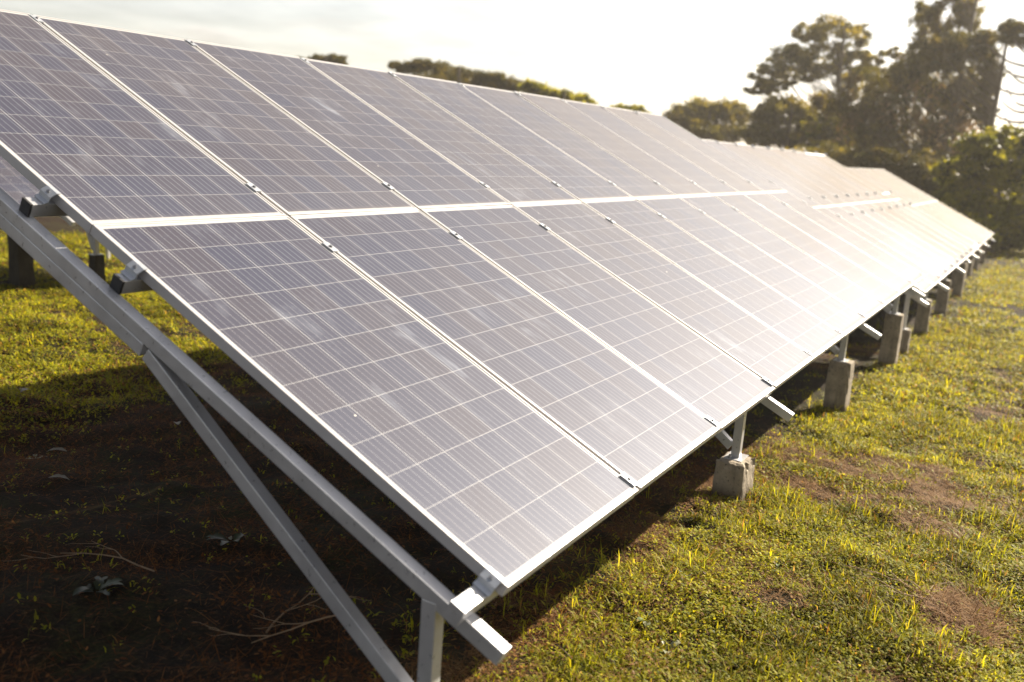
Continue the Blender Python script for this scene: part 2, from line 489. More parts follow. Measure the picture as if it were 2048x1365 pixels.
gb = []; sb = []
def patch(n, x0, x1, y0, y1, hs, scale, tuft):
    """fill one rectangle with tufts; hs = blade height, scale = width factor"""
    nt_ = n // tuft
    tx, ty = scatter(nt_, x0, x1, y0, y1)
    keep = rng.random(nt_) < np.clip((bald(tx, ty) - 0.235) * 5.2, 0.02, 1) * np.clip(lit_zone(ty), 0.045, 1)
    tx, ty = tx[keep], ty[keep]
    th = hs * rng.lognormal(0, 0.38, len(tx)) * (0.55 + 1.3 * np.clip(vnoise(tx, ty, 0.28, 17) * 1.5 - .3, 0, 1)); tc_ = rng.random(len(tx))
    x = np.repeat(tx, tuft); y = np.repeat(ty, tuft); H = np.repeat(th, tuft); C = np.repeat(tc_, tuft)
    x = x + rng.normal(0, 0.013 * scale, len(x)); y = y + rng.normal(0, 0.013 * scale, len(x))
    ok = in_view(x, y, zg(x, y)); x, y, H, C = x[ok], y[ok], H[ok], C[ok]
    n = len(x)
    leaf = (rng.random(n) < 0.5)                    # half are short broad leaflets of ground cover
    h = np.where(leaf, rng.uniform(0.011, 0.026, n) * scale ** 0.7, H * rng.uniform(0.5, 1.25, n))
    w = np.where(leaf, rng.uniform(0.006, 0.012, n), rng.uniform(0.0028, 0.0062, n)) * scale
    lean = np.where(leaf, rng.uniform(0.6, 1.5, n), np.abs(rng.normal(0.88, 0.42, n)))
    curl = rng.uniform(0.1, 1.1, n)
    col = palette(GREENS, n, [.3, .3, .15, .15, .10])
    col *= (0.42 + 0.78 * np.clip(0.6 * vnoise(x, y, 0.55, 23) + 0.6 * vnoise(x, y, 0.16, 31), 0, 1))[:, None]   # darker and lighter stands
    dry = rng.random(n) < 0.08 + 0.20 * (C > 0.82)
    col[dry] = palette(STRAWS, dry.sum())
    z = zg(x, y) - 0.003 + np.where(leaf, rng.uniform(0, 0.028, n) * scale ** 0.5, 0)
    gb.append((x, y, z, h, w, rng.uniform(0, 2 * np.pi, n), lean, curl, col))

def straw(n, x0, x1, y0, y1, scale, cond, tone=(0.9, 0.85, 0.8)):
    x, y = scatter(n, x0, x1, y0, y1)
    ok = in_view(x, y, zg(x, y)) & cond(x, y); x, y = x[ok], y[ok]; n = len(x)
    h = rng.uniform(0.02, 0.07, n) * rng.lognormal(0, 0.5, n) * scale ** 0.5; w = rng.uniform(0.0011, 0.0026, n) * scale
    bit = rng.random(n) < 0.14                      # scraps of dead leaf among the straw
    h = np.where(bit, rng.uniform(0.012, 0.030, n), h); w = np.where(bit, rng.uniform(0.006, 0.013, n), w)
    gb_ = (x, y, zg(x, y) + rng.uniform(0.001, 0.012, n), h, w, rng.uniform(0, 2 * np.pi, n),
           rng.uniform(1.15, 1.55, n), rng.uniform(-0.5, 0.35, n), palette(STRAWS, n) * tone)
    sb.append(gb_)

# front turf, nearest to farthest
patch(240000, -0.6, 3.2, -2.0, 0.75, 0.040, 1.0, 7)
patch(220000, 3.2, 7.0, -2.6, 0.75, 0.043, 1.25, 7)
patch(170000, 7.0, 14.0, -3.6, 0.8, 0.046, 1.9, 7)
patch(120000, 14.0, 30.0, -6.0, 1.0, 0.045, 3.4, 7)
patch(50000, 30.0, 62.0, -10.0, 6.0, 0.06, 6.5, 7)
# the sunny strip behind the first row
patch(180000, 0.6, 7.0, 3.6, 8.6, 0.036, 1.5, 7)
patch(60000, 3.0, 12.0, 8.6, 14.0, 0.05, 2.6, 7)
# in the shade under the panels
patch(110000, -0.8, 4.5, 0.4, 4.2, 0.026, 1.0, 6)
straw(120000, -0.9, 4.5, 0.2, 5.0, 1.0, lambda x, y: rng.random(len(x)) < 0.25 + 0.75 * (vnoise(x, y, 0.3, 4) > 0.45), tone=(0.70, 0.46, 0.30))  # straw toned darker and redder here, deepening the shade by colour
straw(110000, -0.5, 5.0, -2.2, 0.4, 1.0, lambda x, y: bald(x, y) < 0.33 + 0.10 * rng.random(len(x)))
straw(16000, 1.7, 2.7, -1.45, -0.9, 1.3, lambda x, y: np.hypot(x - 2.15, (y + 1.15) * 1.6) < 0.22 + 0.12 * rng.random(len(x)))
straw(110000, 3.0, 12.0, -3.0, 0.9, 1.5, lambda x, y: bald(x, y) < 0.33 + 0.10 * rng.random(len(x)))
straw(22000, -0.5, 4.5, -0.22, 0.55, 1.0, lambda x, y: vnoise(x, y, 0.25, 41) > 0.42)
straw(26000, 0.8, 9.0, 4.0, 10.0, 1.7, lambda x, y: bald(x, y) < 0.40)
def joined(name, lst, mat):
    cols = [np.concatenate([b[i] for b in lst]) for i in range(9)]
    return blades(name, *cols, mat)
tag(joined('grass', gb, M_grass), 'short patchy green grass and low ground cover on the brown soil', 'grass', kind='stuff')
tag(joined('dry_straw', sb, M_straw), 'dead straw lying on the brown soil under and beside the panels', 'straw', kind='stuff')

# ------------------------------------------------------------------ solar panels
TILT = R(25.5)
ROT = Matrix.Rotation(TILT, 4, 'X')
def pl(u, v, w):                      # table plane -> offset in world axes
    return ROT @ Vector((u, v, w))
PITCH = 1.012; ROWGAP = 0.004

def frame_mesh():
    bm = bmesh.new()
    e, d = 0.0095, 0.040
    box(bm, (0, 0, -d), (PW, e, 0)); box(bm, (0, PL - e, -d), (PW, PL, 0))
    box(bm, (0, e, -d), (e, PL - e, -0.0004)); box(bm, (PW - e, e, -d), (PW, PL - e, -0.0004))
    return bm_mesh('frame', bm, 0.0012)
def laminate_mesh():
    bm = bmesh.new(); e = 0.0093
    box(bm, (e, e, -0.0085), (PW - e, PL - e, -0.0028))
    return bm_mesh('laminate', bm)
ME_frame = frame_mesh(); ME_frame.materials.append(M_frame)
ME_lam = laminate_mesh(); ME_lam.materials.append(M_cells)

panel_proto = empty('solar_panel')
obj('frame', ME_frame, None, panel_proto)
obj('cell_sheet', ME_lam, None, panel_proto)
_first = [True]
def add_panel(loc, rot, label, group):
    if _first[0]:
        r = panel_proto; _first[0] = False
    else:
        r = panel_proto.copy(); COL.objects.link(r)
        for ch in list(panel_proto.children):
            c = ch.copy(); COL.objects.link(c); c.parent = r
    r.location = loc; r.rotation_euler = rot
    tag(r, label, 'solar panel', group)
    return r

ORD = ['first', 'second', 'third', 'fourth', 'fifth', 'sixth', 'seventh', 'eighth', 'ninth', 'tenth']

# ------------------------------------------------------------------ rack pieces
def end_clamp_mesh():
    # folded bracket: lip over the frame, upright, foot on the purlin; long in v (60 mm)
    bm = bmesh.new(); hl = 0.030
    prof = [(0.011, 0.0010), (0.011, 0.0045), (-0.006, 0.0045), (-0.030, -0.012), (-0.030, -0.030), (-0.046, -0.0365), (-0.046, -0.0398),
            (-0.026, -0.0335), (-0.0265, -0.0145), (-0.0050, 0.0010)]
    a = [bm.verts.new((x, -hl, z)) for x, z in prof]; b = [bm.verts.new((x, hl, z)) for x, z in prof]
    n = len(prof)
    for i in range(n):
        j = (i + 1) % n; bm.faces.new((a[i], a[j], b[j], b[i]))
    bm.faces.new(a[::-1]); bm.faces.new(b)
    bmesh.ops.recalc_face_normals(bm, faces=bm.faces[:])
    return bm_mesh('clamp', bm)
def mid_clamp_mesh():
    bm = bmesh.new()
    box(bm, (-0.019, -0.035, 0.0008), (0.019, 0.035, 0.0050))
    box(bm, (-0.0085, -0.035, -0.020), (0.0085, 0.035, 0.0006))
    return bm_mesh('clamp', bm, 0.0006)
def bolt_mesh(tall, r=0.0065):
    bm = bmesh.new(); cyl(bm, (0, 0, tall / 2), r, tall, 6)
    cyl(bm, (0, 0, 0.0006), r * 1.6, 0.0012, 12)
    return bm_mesh('bolt', bm)
ME_end = end_clamp_mesh(); ME_end.materials.append(M_clamp)
ME_mid = mid_clamp_mesh(); ME_mid.materials.append(M_clamp)
ME_bolt = bolt_mesh(0.007); ME_bolt.materials.append(M_bolt)
def plate_mesh():
    bm = bmesh.new(); box(bm, (-0.075, -0.055, 0), (0.075, 0.055, 0.006)); return bm_mesh('base_plate', bm, 0.001)
ME_plate = plate_mesh(); ME_plate.materials.append(M_steel)
ME_nut = bolt_mesh(0.022, 0.008); ME_nut.materials.append(M_bolt)
def cap_mesh():
    bm = bmesh.new(); box(bm, (-0.004, -0.0265, -0.0265), (0.006, 0.0265, 0.0265)); return bm_mesh('end_cap', bm, 0.0015)
ME_cap = cap_mesh(); ME_cap.materials.append(M_plug)
ME_cap_steel = cap_mesh(); ME_cap_steel.materials.append(M_steel)

def block_mesh(w, d, h, seed):
    """cast concrete block with slightly uneven faces and chipped rim"""
    rr = random.Random(seed); bm = bmesh.new()
    bmesh.ops.create_cube(bm, size=1.0)
    bmesh.ops.subdivide_edges(bm, edges=bm.edges[:], cuts=7, use_grid_fill=True)
    for v in bm.verts:
        x, y, z = v.co
        edge = sum(abs(abs(c) - 0.5) < 1e-4 for c in (x, y, z))
        tp = 1.0 - 0.05 * (z + 0.5)
        j = 0.002 if edge < 2 else (0.0045 if rr.random() < .85 else 0.014)
        v.co = Vector((x * w * tp, y * d * tp, (z + 0.5) * (h + 0.12) - 0.12))
        k = -abs(rr.gauss(0, j)) if edge >= 2 else rr.gauss(0, 0.002)
        v.co.x += k * (1 if x > 0 else -1) * 0.7; v.co.y += k * (1 if y > 0 else -1) * 0.7
        if z > 0.49: v.co.z += k * 0.8
    bmesh.ops.bevel(bm, geom=[e for e in bm.edges if e.calc_face_angle(0) > 0.9], offset=0.004, segments=1, affect='EDGES')
    return bm_mesh('concrete_block', bm)

blk_count = [0]
def add_block(x, y, ztop, label, group, w=0.20, d=0.19, rz=0.0):
    z0 = float(zg(x, y)); h = ztop - z0
    o = obj('concrete_block', block_mesh(w, d, h, blk_count[0]), M_conc); blk_count[0] += 1
    o.location = (x, y, z0); o.rotation_euler = (0, 0, rz)
    tag(o, label, 'concrete block', group)
    return o

def build_rack(org, n, rafters, label, lo_ends, hi_end, front_tops, clamps=True, yf=0.19):
    """org = lower near corner of the table's top plane; returns the rack Empty"""
    ox, oy, oz = org
    t = empty('mounting_rack', (ox, oy, float(zg(ox, oy))))
    tag(t, label, 'mounting rack', 'steel racks carrying the solar panels')
    base = Vector(t.location)
    O = Vector(org) - base
    up = pl(0, 0, 1)
    P = lambda u, v, w: O + pl(u, v, w)
    for v, e0 in zip((0.052, 1.688, 2.190, 3.86), lo_ends):
        me = bar_mesh('purlin', P(e0, v, -0.0675), P(hi_end, v, -0.0675), 0.052, 0.052, up)
        pu = obj('purlin', me, M_steel, t)
        for u_, s_ in ((e0, -1), (hi_end, 1)):
            cp = obj('end_cap', ME_cap if v > 0.1 else ME_cap_steel, None, pu)
            cp.location = P(u_ + (-0.0025 if s_ < 0 else 0.0025), v, -0.0675); cp.rotation_euler = (TILT, 0, 0 if s_ > 0 else 0)
            if s_ > 0: cp.rotation_euler = (TILT, 0, 0)
    for i, u in enumerate(rafters):
        ra = obj('rafter', bar_mesh('rafter', P(u, -0.115 if i == 0 else -0.16, -0.119), P(u, 4.0, -0.119), 0.048, 0.050, up), M_steel, t)
        # stiffening tube under the upper part
        obj('stiffener', bar_mesh('stiffener', P(u, 1.45, -0.170), P(u, 3.6, -0.170), 0.046, 0.050, up), M_steel, t)
        yr = 3.0
        w_bot = -0.145
        zf = (P(u, yf / math.cos(TILT) + w_bot * math.tan(TILT), w_bot)).z
        ztop = front_tops[i] - base.z
        x = (O + Vector((u, 0, 0))).x; yF = O.y + yf; yR = O.y + yr
        po = obj('post', bar_mesh('post', (x, yF, ztop + 0.004), (x, yF, zf + 0.012), 0.050, 0.050, (0, 1, 0)), M_steel, t)
        bp = obj('base_plate', ME_plate, None, po); bp.location = (x, yF, ztop - 0.002)
        for sx in (-0.055, 0.055):
            bo = obj('bolt', ME_nut, None, po); bo.location = (x + sx, yF + 0.02, ztop + 0.004)
        gz = float(zg(ox + u, oy + yr)) - base.z
        zr = (P(u, yr / math.cos(TILT) - 0.19 * math.tan(TILT), -0.19)).z
        obj('post', bar_mesh('post', (x, yR, gz - 0.1), (x, yR, zr + 0.01), 0.050, 0.050, (0, 1, 0)), M_steel, t)
        # brace from foot of the front post to the stiffener's lower end
        a = P(u, 1.43, -0.172); b = Vector((x, yF + 0.034, ztop + 0.06))
        obj('brace', bar_mesh('brace', a, b, 0.044, 0.050, up), M_steel, t)
    if clamps:
        for v in (0.052, 1.688, 2.190, 3.86):
            for c in range(n + 1):
                if c in (0, n):
                    k = obj('clamp', ME_end, None, t)
                    k.location = P(0 if c == 0 else (n - 1) * PITCH + PW, v, 0)
                    k.rotation_euler = (TILT, 0, 0) if c == 0 else (-TILT, 0, math.pi)
                    b = obj('bolt', ME_bolt, None, k); b.location = (-0.018, 0, -0.0055); b.rotation_euler = (0, -0.6, 0)
                else:
                    k = obj('clamp', ME_mid, None, t)
                    k.location = P(c * PITCH - (PITCH - PW) / 2, v, 0); k.rotation_euler = (TILT, 0, 0)
                    b = obj('bolt', ME_bolt, None, k); b.location = (0, 0, 0.005)
    return t

def build_table(org, n, which, end='near', group=None, drift=0.0, labels=None):
    g = group
    for r in range(2):
        for c in range(n):
            jit = rng.normal(0, 0.0012, 3)
            o = Vector(org) + pl(c * PITCH, r * (PL + ROWGAP), 0) + Vector((0, 0, drift * c + jit[2]))
            lab = labels(r, c) if labels else None
            add_panel(o, (TILT + rng.normal(0, 0.0010), rng.normal(0, 0.0010), 0), lab, g)

def lab1(r, c):
    row = 'lower' if r == 0 else 'upper'
    if c == 0: return f'{row} row solar panel at the near left end of the front table' if r == 0 else \
        'upper row solar panel at the near left end of the front table'
    if c == 9: return f'{row} row solar panel at the far end of the front table, before the next table'
    return f'{row} row solar panel on the front table, {ORD[c]} from its near left end'
def lab2(r, c):
    row = 'lower' if r == 0 else 'upper'
    if c == 0: return f'hazy {row} row solar panel at the near end of the second table'
    if c == 9: return f'hazy {row} row solar panel at the far end of the second table'
    return f'hazy {row} row solar panel on the second table, {ORD[c]} from its near end'
def lab3(r, c):
    row = 'lower' if r == 0 else 'upper'
    if c == 9: return f'pale {row} row solar panel at the far end of the last table'
    return f'pale {row} row solar panel on the last table, {ORD[9 - c]} from its far end'
T1 = (0.0, 0.0, 0.0); T2 = (10.5, 0.0, -0.25); T3 = (21.15, 0.22, -0.57); T4 = (2.2, 7.64, 0.20)
build_table(T1, 10, 1, group='solar panels of the front table', labels=lab1)
build_table(T2, 10, 2, group='solar panels of the second table', labels=lab2, drift=-0.005)
build_table(T3, 10, 3, group='solar panels of the last table', labels=lab3)
build_table(T4, 5, 4, group='solar panels of the row behind',
            labels=lambda r, c: 'dark solar panel of the row behind, glimpsed past the front rafter')

r1 = [-0.092, 3.10, 6.25, 9.40]; f1 = [-0.475, -0.475, -0.425, -0.405]
build_rack(T1, 10, r1, 'galvanised steel rack of square tubes carrying the front table of panels', (-0.158, -0.068, -0.088, -0.08), 10.18, f1)
r2 = [0.0, 2.15, 5.0, 8.3]; f2 = [-0.735, -0.60, -0.58, -0.54]
build_rack(T2, 10, r2, 'steel rack carrying the hazy second table of panels', (-0.1,) * 4, 10.18, f2)
r3 = [-0.9 + 0.95, 1.6, 3.6, 6.2, 9.0]; f3 = [-0.86, -0.72, -0.70, -0.66, -0.62]
build_rack(T3, 10, r3, 'steel rack carrying the last pale table of panels near the trees', (-0.1,) * 4, 10.18, f3)
r4 = [2.0, 2.95, 4.8]; f4 = [-0.12, -0.45, -0.15]
build_rack(T4, 5, r4, 'dark rack of the row behind, in shade past the front rafter', (-0.1,) * 4, 5.2, f4, clamps=False, yf=0.85)

G_B = 'concrete blocks under the rack posts'
L1 = ['low concrete block under the near left post of the front table',
      'squat grey concrete block nearest in the grass, under the second post',
      'upright grey concrete block with chipped top under the third post of the front table',
      'tall brown-grey concrete block under the fourth post of the front table']
L2 = ['short concrete block close behind the tall brown-grey one',
      'pale concrete block below the near protruding rafter of the second table',
      'tall concrete block under the third post of the second table',
      'tall thin concrete block under the last post of the second table']
L3 = ['small low concrete block between two taller ones',
      'concrete block under the second post of the last table', 'concrete block under the third post of the last table',
      'concrete block under the fourth post of the last table', 'farthest concrete block under the last table, beside the dark bushes']
wid = {('L1', 3): 0.21}
for org, rs, fs, Ls, wd in ((T1, r1, f1, L1, 0.195), (T2, r2, f2, L2, 0.19), (T3, r3, f3, L3, 0.19)):
    for i, u in enumerate(rs):
        add_block(org[0] + u - (0.03 if i == 1 and org is T1 else 0), org[1] + 0.18, fs[i], Ls[i], G_B, wd * (1.12 if i == 1 and org is T1 else 1), wd * rng.uniform(0.92, 1.0), rng.normal(0, 0.05))
L4 = ['thick damp dark concrete block of the row behind, past the front rafter', 'small shaded concrete block of the row behind, right of the thick one',
      'shaded concrete block of the row behind farthest right']
M_conc_shade = M_conc.copy(); M_conc_shade.name = 'damp_dark_concrete'  # concrete copy with the rear row's deep shade multiplied into its colours
for n_ in M_conc_shade.node_tree.nodes:
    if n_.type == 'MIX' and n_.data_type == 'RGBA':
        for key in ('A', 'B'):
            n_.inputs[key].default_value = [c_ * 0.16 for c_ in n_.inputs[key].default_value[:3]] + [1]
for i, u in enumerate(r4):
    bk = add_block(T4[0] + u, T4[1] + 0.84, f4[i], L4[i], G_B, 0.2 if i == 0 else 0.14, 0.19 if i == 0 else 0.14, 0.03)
    bk.data.materials[0] = M_conc_shade

# ------------------------------------------------------------------ weeds, fallen leaves and twigs
def leaf_patch(V, Fl, Fs, C, base, az, lean, L, W, curl, col, rr, jag=0.0):
    """one broad leaf as a 3 x 6 sheet folded along its midrib"""
    d = Vector((math.cos(az), math.sin(az), 0)); s = Vector((-d.y, d.x, 0)); up = Vector((0, 0, 1))
    n0 = len(V); segs = 7; p = Vector(base); a = lean
    for i in range(segs + 1):
        f = i / segs
        wv = W * (math.sin(math.pi * min(1, f * 0.93 + 0.05)) ** 0.8) * (1 + jag * rr.uniform(-1, 1))
        nrm = (up * math.sin(a) - d * math.cos(a)) * -1
        for k in (-1, 0, 1):
            q = p + s * (k * wv / 2) + (up * math.sin(a) + d * 0) * 0 + Vector((0, 0, abs(k) * wv * 0.16 + rr.uniform(-1, 1) * 0.03 * W))
            V.append(q); C.append(col)
        p = p + (d * math.cos(a) + up * math.sin(a)) * (L / segs); a -= curl / segs
    for i in range(segs):
        for k in (0, 1):
            q = n0 + i * 3 + k
            Fs.append(len(Fl)); Fl.extend((q, q + 1, q + 4, q + 3))

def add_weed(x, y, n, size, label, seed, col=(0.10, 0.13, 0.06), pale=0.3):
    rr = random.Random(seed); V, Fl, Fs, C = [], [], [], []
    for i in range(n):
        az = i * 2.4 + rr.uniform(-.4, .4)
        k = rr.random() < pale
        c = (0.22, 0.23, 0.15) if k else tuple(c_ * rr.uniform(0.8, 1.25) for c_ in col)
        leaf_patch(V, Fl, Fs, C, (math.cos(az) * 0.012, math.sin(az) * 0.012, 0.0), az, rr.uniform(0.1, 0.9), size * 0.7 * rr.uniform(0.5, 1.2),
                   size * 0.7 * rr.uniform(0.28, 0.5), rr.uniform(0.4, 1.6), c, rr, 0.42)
    o = obj('weed', pydata('weed', np.array(V), np.array(Fl), np.array(Fs), None, np.array(C)), M_weed)
    o.location = (x, y, float(zg(x, y)) + 0.004)
    tag(o, label, 'weed', 'broad-leaved weeds in the turf')
add_weed(1.70, -0.02, 9, 0.10, 'largest broad-leaved weed in the sun, right of the corner bracket', 1)
add_weed(1.23, -0.02, 5, 0.09, 'upright pale weed just right of the rafter tip', 2)
add_weed(1.08, -0.16, 6, 0.11, 'sprawling grey-green weed below the upright pale one', 3)
add_weed(1.28, -0.55, 5, 0.06, 'small silvery weed in sunny grass near the bottom edge', 4)
add_weed(4.61, -0.63, 4, 0.07, 'small pale weed in the sunny grass right of the nearest concrete block', 5)
add_weed(2.12, -0.32, 5, 0.06, 'small weed in the grass above the largest one', 6)
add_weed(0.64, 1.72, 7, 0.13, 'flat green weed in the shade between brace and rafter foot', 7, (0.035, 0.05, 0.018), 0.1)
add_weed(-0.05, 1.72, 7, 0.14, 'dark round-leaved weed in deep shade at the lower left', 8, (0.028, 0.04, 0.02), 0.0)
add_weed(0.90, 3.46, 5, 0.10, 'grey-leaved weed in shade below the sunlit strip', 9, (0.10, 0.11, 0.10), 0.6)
def add_fallen(x, y, az, L, label, seed):
    rr = random.Random(seed); V, Fl, Fs, C = [], [], [], []
    leaf_patch(V, Fl, Fs, C, (0, 0, 0.01), az, rr.uniform(0.1, 0.5), L, L * 0.42, rr.uniform(0.4, 1.0), (0.20, 0.17, 0.125), rr, 0.3)
    o = obj('fallen_leaf', pydata('fallen_leaf', np.array(V), np.array(Fl), np.array(Fs), None, np.array(C)), M_weed)
    o.location = (x, y, float(zg(x, y)) + 0.012)
    tag(o, label, 'leaf', 'dry fallen leaves')
add_fallen(1.44, 4.42, 0.3, 0.12, 'grey dry leaf at the far left in shade below the sunlit strip', 11)
add_fallen(1.02, 3.36, 2.2, 0.11, 'pale curled dry leaf beside the grey-leaved weed', 12)
add_fallen(0.62, 2.95, 5.5, 0.10, 'dry leaf on dark soil left of the brace', 13)
add_fallen(1.75, 3.30, 1.0, 0.10, 'thin dry leaf in shade close to the brace', 14)

def tube_along(pts, rads, seg=5):
    V, Fl, Fs = [], [], []
    for i, p in enumerate(pts):
        a = pts[min(i + 1, len(pts) - 1)] - pts[max(i - 1, 0)]
        if a.length < 1e-6: a = Vector((0, 0, 1))
        a.normalize(); h = Vector((1, 0, 0)) if abs(a.x) < 0.8 else Vector((0, 1, 0))
        s = a.cross(h).normalized(); t2 = a.cross(s)
        for k in range(seg):
            an = 2 * math.pi * k / seg
            V.append(p + (s * math.cos(an) + t2 * math.sin(an)) * rads[i])
    for i in range(len(pts) - 1):
        for k in range(seg):
            Fs.append(len(Fl)); k2 = (k + 1) % seg
            Fl.extend((i * seg + k, i * seg + k2, (i + 1) * seg + k2, (i + 1) * seg + k))
    return V, Fl, Fs
class Tubes:
    def __init__(s): s.V, s.Fl, s.Fs = [], [], []
    def add(s, pts, rads, seg=5):
        V, Fl, Fs = tube_along(pts, rads, seg); n = len(s.V); l = len(s.Fl)
        s.V += V; s.Fl += [i + n for i in Fl]; s.Fs += [i + l for i in Fs]
    def build(s, name, mat, parent=None):
        me = pydata(name, np.array(s.V), np.array(s.Fl), np.array(s.Fs), None)
        me.polygons.foreach_set('use_smooth', [True] * len(me.polygons))
        return obj(name, me, mat, parent)

def add_twig(x, y, az, L, label, seed):
    rr = random.Random(seed); T = Tubes()
    def grow(p, a, l, r, depth):
        pts = [p]; n = 5
        for i in range(n):
            a += rr.uniform(-.35, .35)
            p = p + Vector((math.cos(a), math.sin(a), rr.uniform(-.1, .22))) * (l / n); p.z = max(p.z, 0.002); pts.append(p)
            if depth < 2 and i in (1, 3): grow(p, a + rr.choice((-1, 1)) * rr.uniform(.4, .9), l * .55, r * .6, depth + 1)
        T.add(pts, [r * (1 - .6 * i / n) for i in range(n + 1)], 5)
    grow(Vector((0, 0, 0.004)), az, L, 0.0042, 0)
    o = T.build('twig', M_twig); o.location = (x, y, float(zg(x, y)) + 0.006)
    tag(o, label, 'twig', 'dry twigs on the soil')
add_twig(0.22, 1.72, 1.9, 0.42, 'forked dry twig lying on dark soil left of the brace', 3)
add_twig(0.42, 0.92, 2.8, 0.40, 'thin forked twig on the soil right under the brace foot', 5)
add_twig(0.15, 1.05, 0.4, 0.36, 'dry twig in the dark at the bottom, left of the brace foot', 9)
add_twig(2.02, -1.08, 0.7, 0.42, 'bare pale forked twig at the lower right corner of the turf', 12)
add_twig(2.22, -1.16, 2.2, 0.36, 'second bare twig tangled with the pale forked one, lower right', 21)
add_twig(4.3, -0.98, 0.2, 0.35, 'dry forked twig on the withered strip in the sunny turf', 15)

# ------------------------------------------------------------------ trees
def leaf_quads(P, size, aspect, col, rr, droop=0.0, up_bias=0.0):
    n = len(P)
    ax = rr.normal(size=(n, 3)); ax[:, 2] = ax[:, 2] * (1 - abs(droop)) - droop * 1.6 + up_bias
    ax /= np.linalg.norm(ax, axis=1)[:, None]
    b = rr.normal(size=(n, 3)); s = np.cross(ax, b); s /= np.linalg.norm(s, axis=1)[:, None] + 1e-9
    L = size * 0.68 * rr.uniform(0.5, 1.5, n)[:, None]; W = L * aspect
    V = np.stack([P - ax * L * .5, P + s * W * .5, P + ax * L * .5, P - s * W * .5], 1).reshape(-1, 3)
    return V, np.repeat(col, 4, axis=0)

def build_tree(name, label, base, lobes, trunk_r, size, per, cols, cat='tree', group=None, aspect=0.55, droop=0.0, sub=16,
               shell=0.55, seed=0, trunk_to=None, extra=None, branch=True, subr=0.34, limb=None, lean=(0, 0)):
    """lobes: (dx, dy, z, rx, ry, rz) in metres about the base; sub = leaf clumps per lobe, per = leaves per clump"""
    rr = np.random.default_rng(seed)
    bz = float(zg(base[0], base[1]))
    t = empty(name, (base[0], base[1], bz)); tag(t, label, cat, group)
    Ps, Cs = [], []
    T = Tubes(); ctr = []
    zt = trunk_to if trunk_to is not None else max(l[2] for l in lobes)
    tp = []
    nseg = 9
    for i in range(nseg + 1):
        f = i / nseg
        tp.append(Vector((lean[0] * f + math.sin(f * 5 + seed) * trunk_r * .5, lean[1] * f + math.cos(f * 4 + seed) * trunk_r * .5, -0.2 + (zt + .2) * f)))
    T.add(tp, [trunk_r * (1.25 if i == 0 else 1) * (1 - .78 * i / nseg) for i in range(nseg + 1)], 8)
    cols = np.array(cols)
    for (dx, dy, z, rx, ry, rz) in lobes:
        c = np.array([dx, dy, z]); rad = np.array([rx, ry, rz])
        vol = max(0.35, (rx * ry * rz) ** (1 / 3)); ns = max(8, int(sub * 1.7 * min(2.2, vol / 1.6 + .3)))
        for _ in range(ns):
            d = rr.normal(size=3); d /= np.linalg.norm(d)
            r = shell + (1 - shell) * rr.random()
            cc = c + d * rad * r
            ctr.append(cc)
            sr = vol * subr * rr.uniform(.65, 1.25)
            n = int(per * 1.5 * rr.uniform(.6, 1.3))
            q = rr.normal(size=(n, 3)); q /= np.linalg.norm(q, axis=1)[:, None]
            q = q * np.abs(rr.normal(0.62, 0.38, (n, 1))) * sr * 1.1 * np.array([1.15, 1.15, .72])
            if droop: q[:, 2] -= np.abs(rr.normal(0, droop * sr * 1.6, n))
            Ps.append(cc + q)
            tone = cols[rr.integers(len(cols))] * rr.uniform(.8, 1.5)
            Cs.append(tone[None, :] * rr.uniform(.7, 1.35, (n, 1)))
    P = np.concatenate(Ps); C = np.concatenate(Cs)
    V, CC = leaf_quads(P, size, aspect, C, rr, droop)
    if extra is not None:
        for (Vp, Cp) in extra(rr):
            V = np.concatenate([V, Vp]); CC = np.concatenate([CC, Cp])
    n = len(V) // 4
    me = pydata('crown', V, np.arange(n * 4), np.arange(n) * 4, None, CC)
    obj('crown', me, M_leaf, t)
    if branch:
        for cc in ctr[::3]:
            p1 = Vector(cc); f = min(.97, max(.2, (p1.z - 0.75 * math.hypot(p1.x, p1.y) - .3) / max(zt, .1)))
            i = f * nseg; k = min(int(i), nseg - 1); p0 = tp[k].lerp(tp[k + 1], i - k)
            mid = p0.lerp(p1, .5) + Vector((0, 0, -.08 * (p1 - p0).length)) 
            r0 = trunk_r * .24 * (1 - .6 * f)
            T.add([p0, mid, p1], [r0, r0 * .6, r0 * .22], 5)
    T.build('trunk', M_bark, t)
    return t

# world position of a spot seen at pixel (x, y) of the 2048 px photograph at depth d
def at(x, y, d):
    return CAM + right * ((x - 1024) / 1905.65 * d) + down * ((y - 682.5) / 1905.65 * d) + fwd * d
RX = np.array([right.x, right.y]) / math.hypot(right.x, right.y)
def tree_lobes(d, xb, lob):
    """lobes given as (x, y, half width, half height) on the photo at depth d -> metres about the tree base below pixel column xb"""
    b = at(xb, 420, d); k = d / 1905.65; out = []
    bz = float(zg(b.x, b.y))
    for i, (x, y, w, h) in enumerate(lob):
        p = at(x, y, d); q = ((i * 0.618) % 1 - .5) * w * k * 1.2
        out.append((p.x - b.x + fwd.x * q, p.y - b.y + fwd.y * q, p.z - bz, w * k, w * k, h * k))
    return (b.x, b.y), out

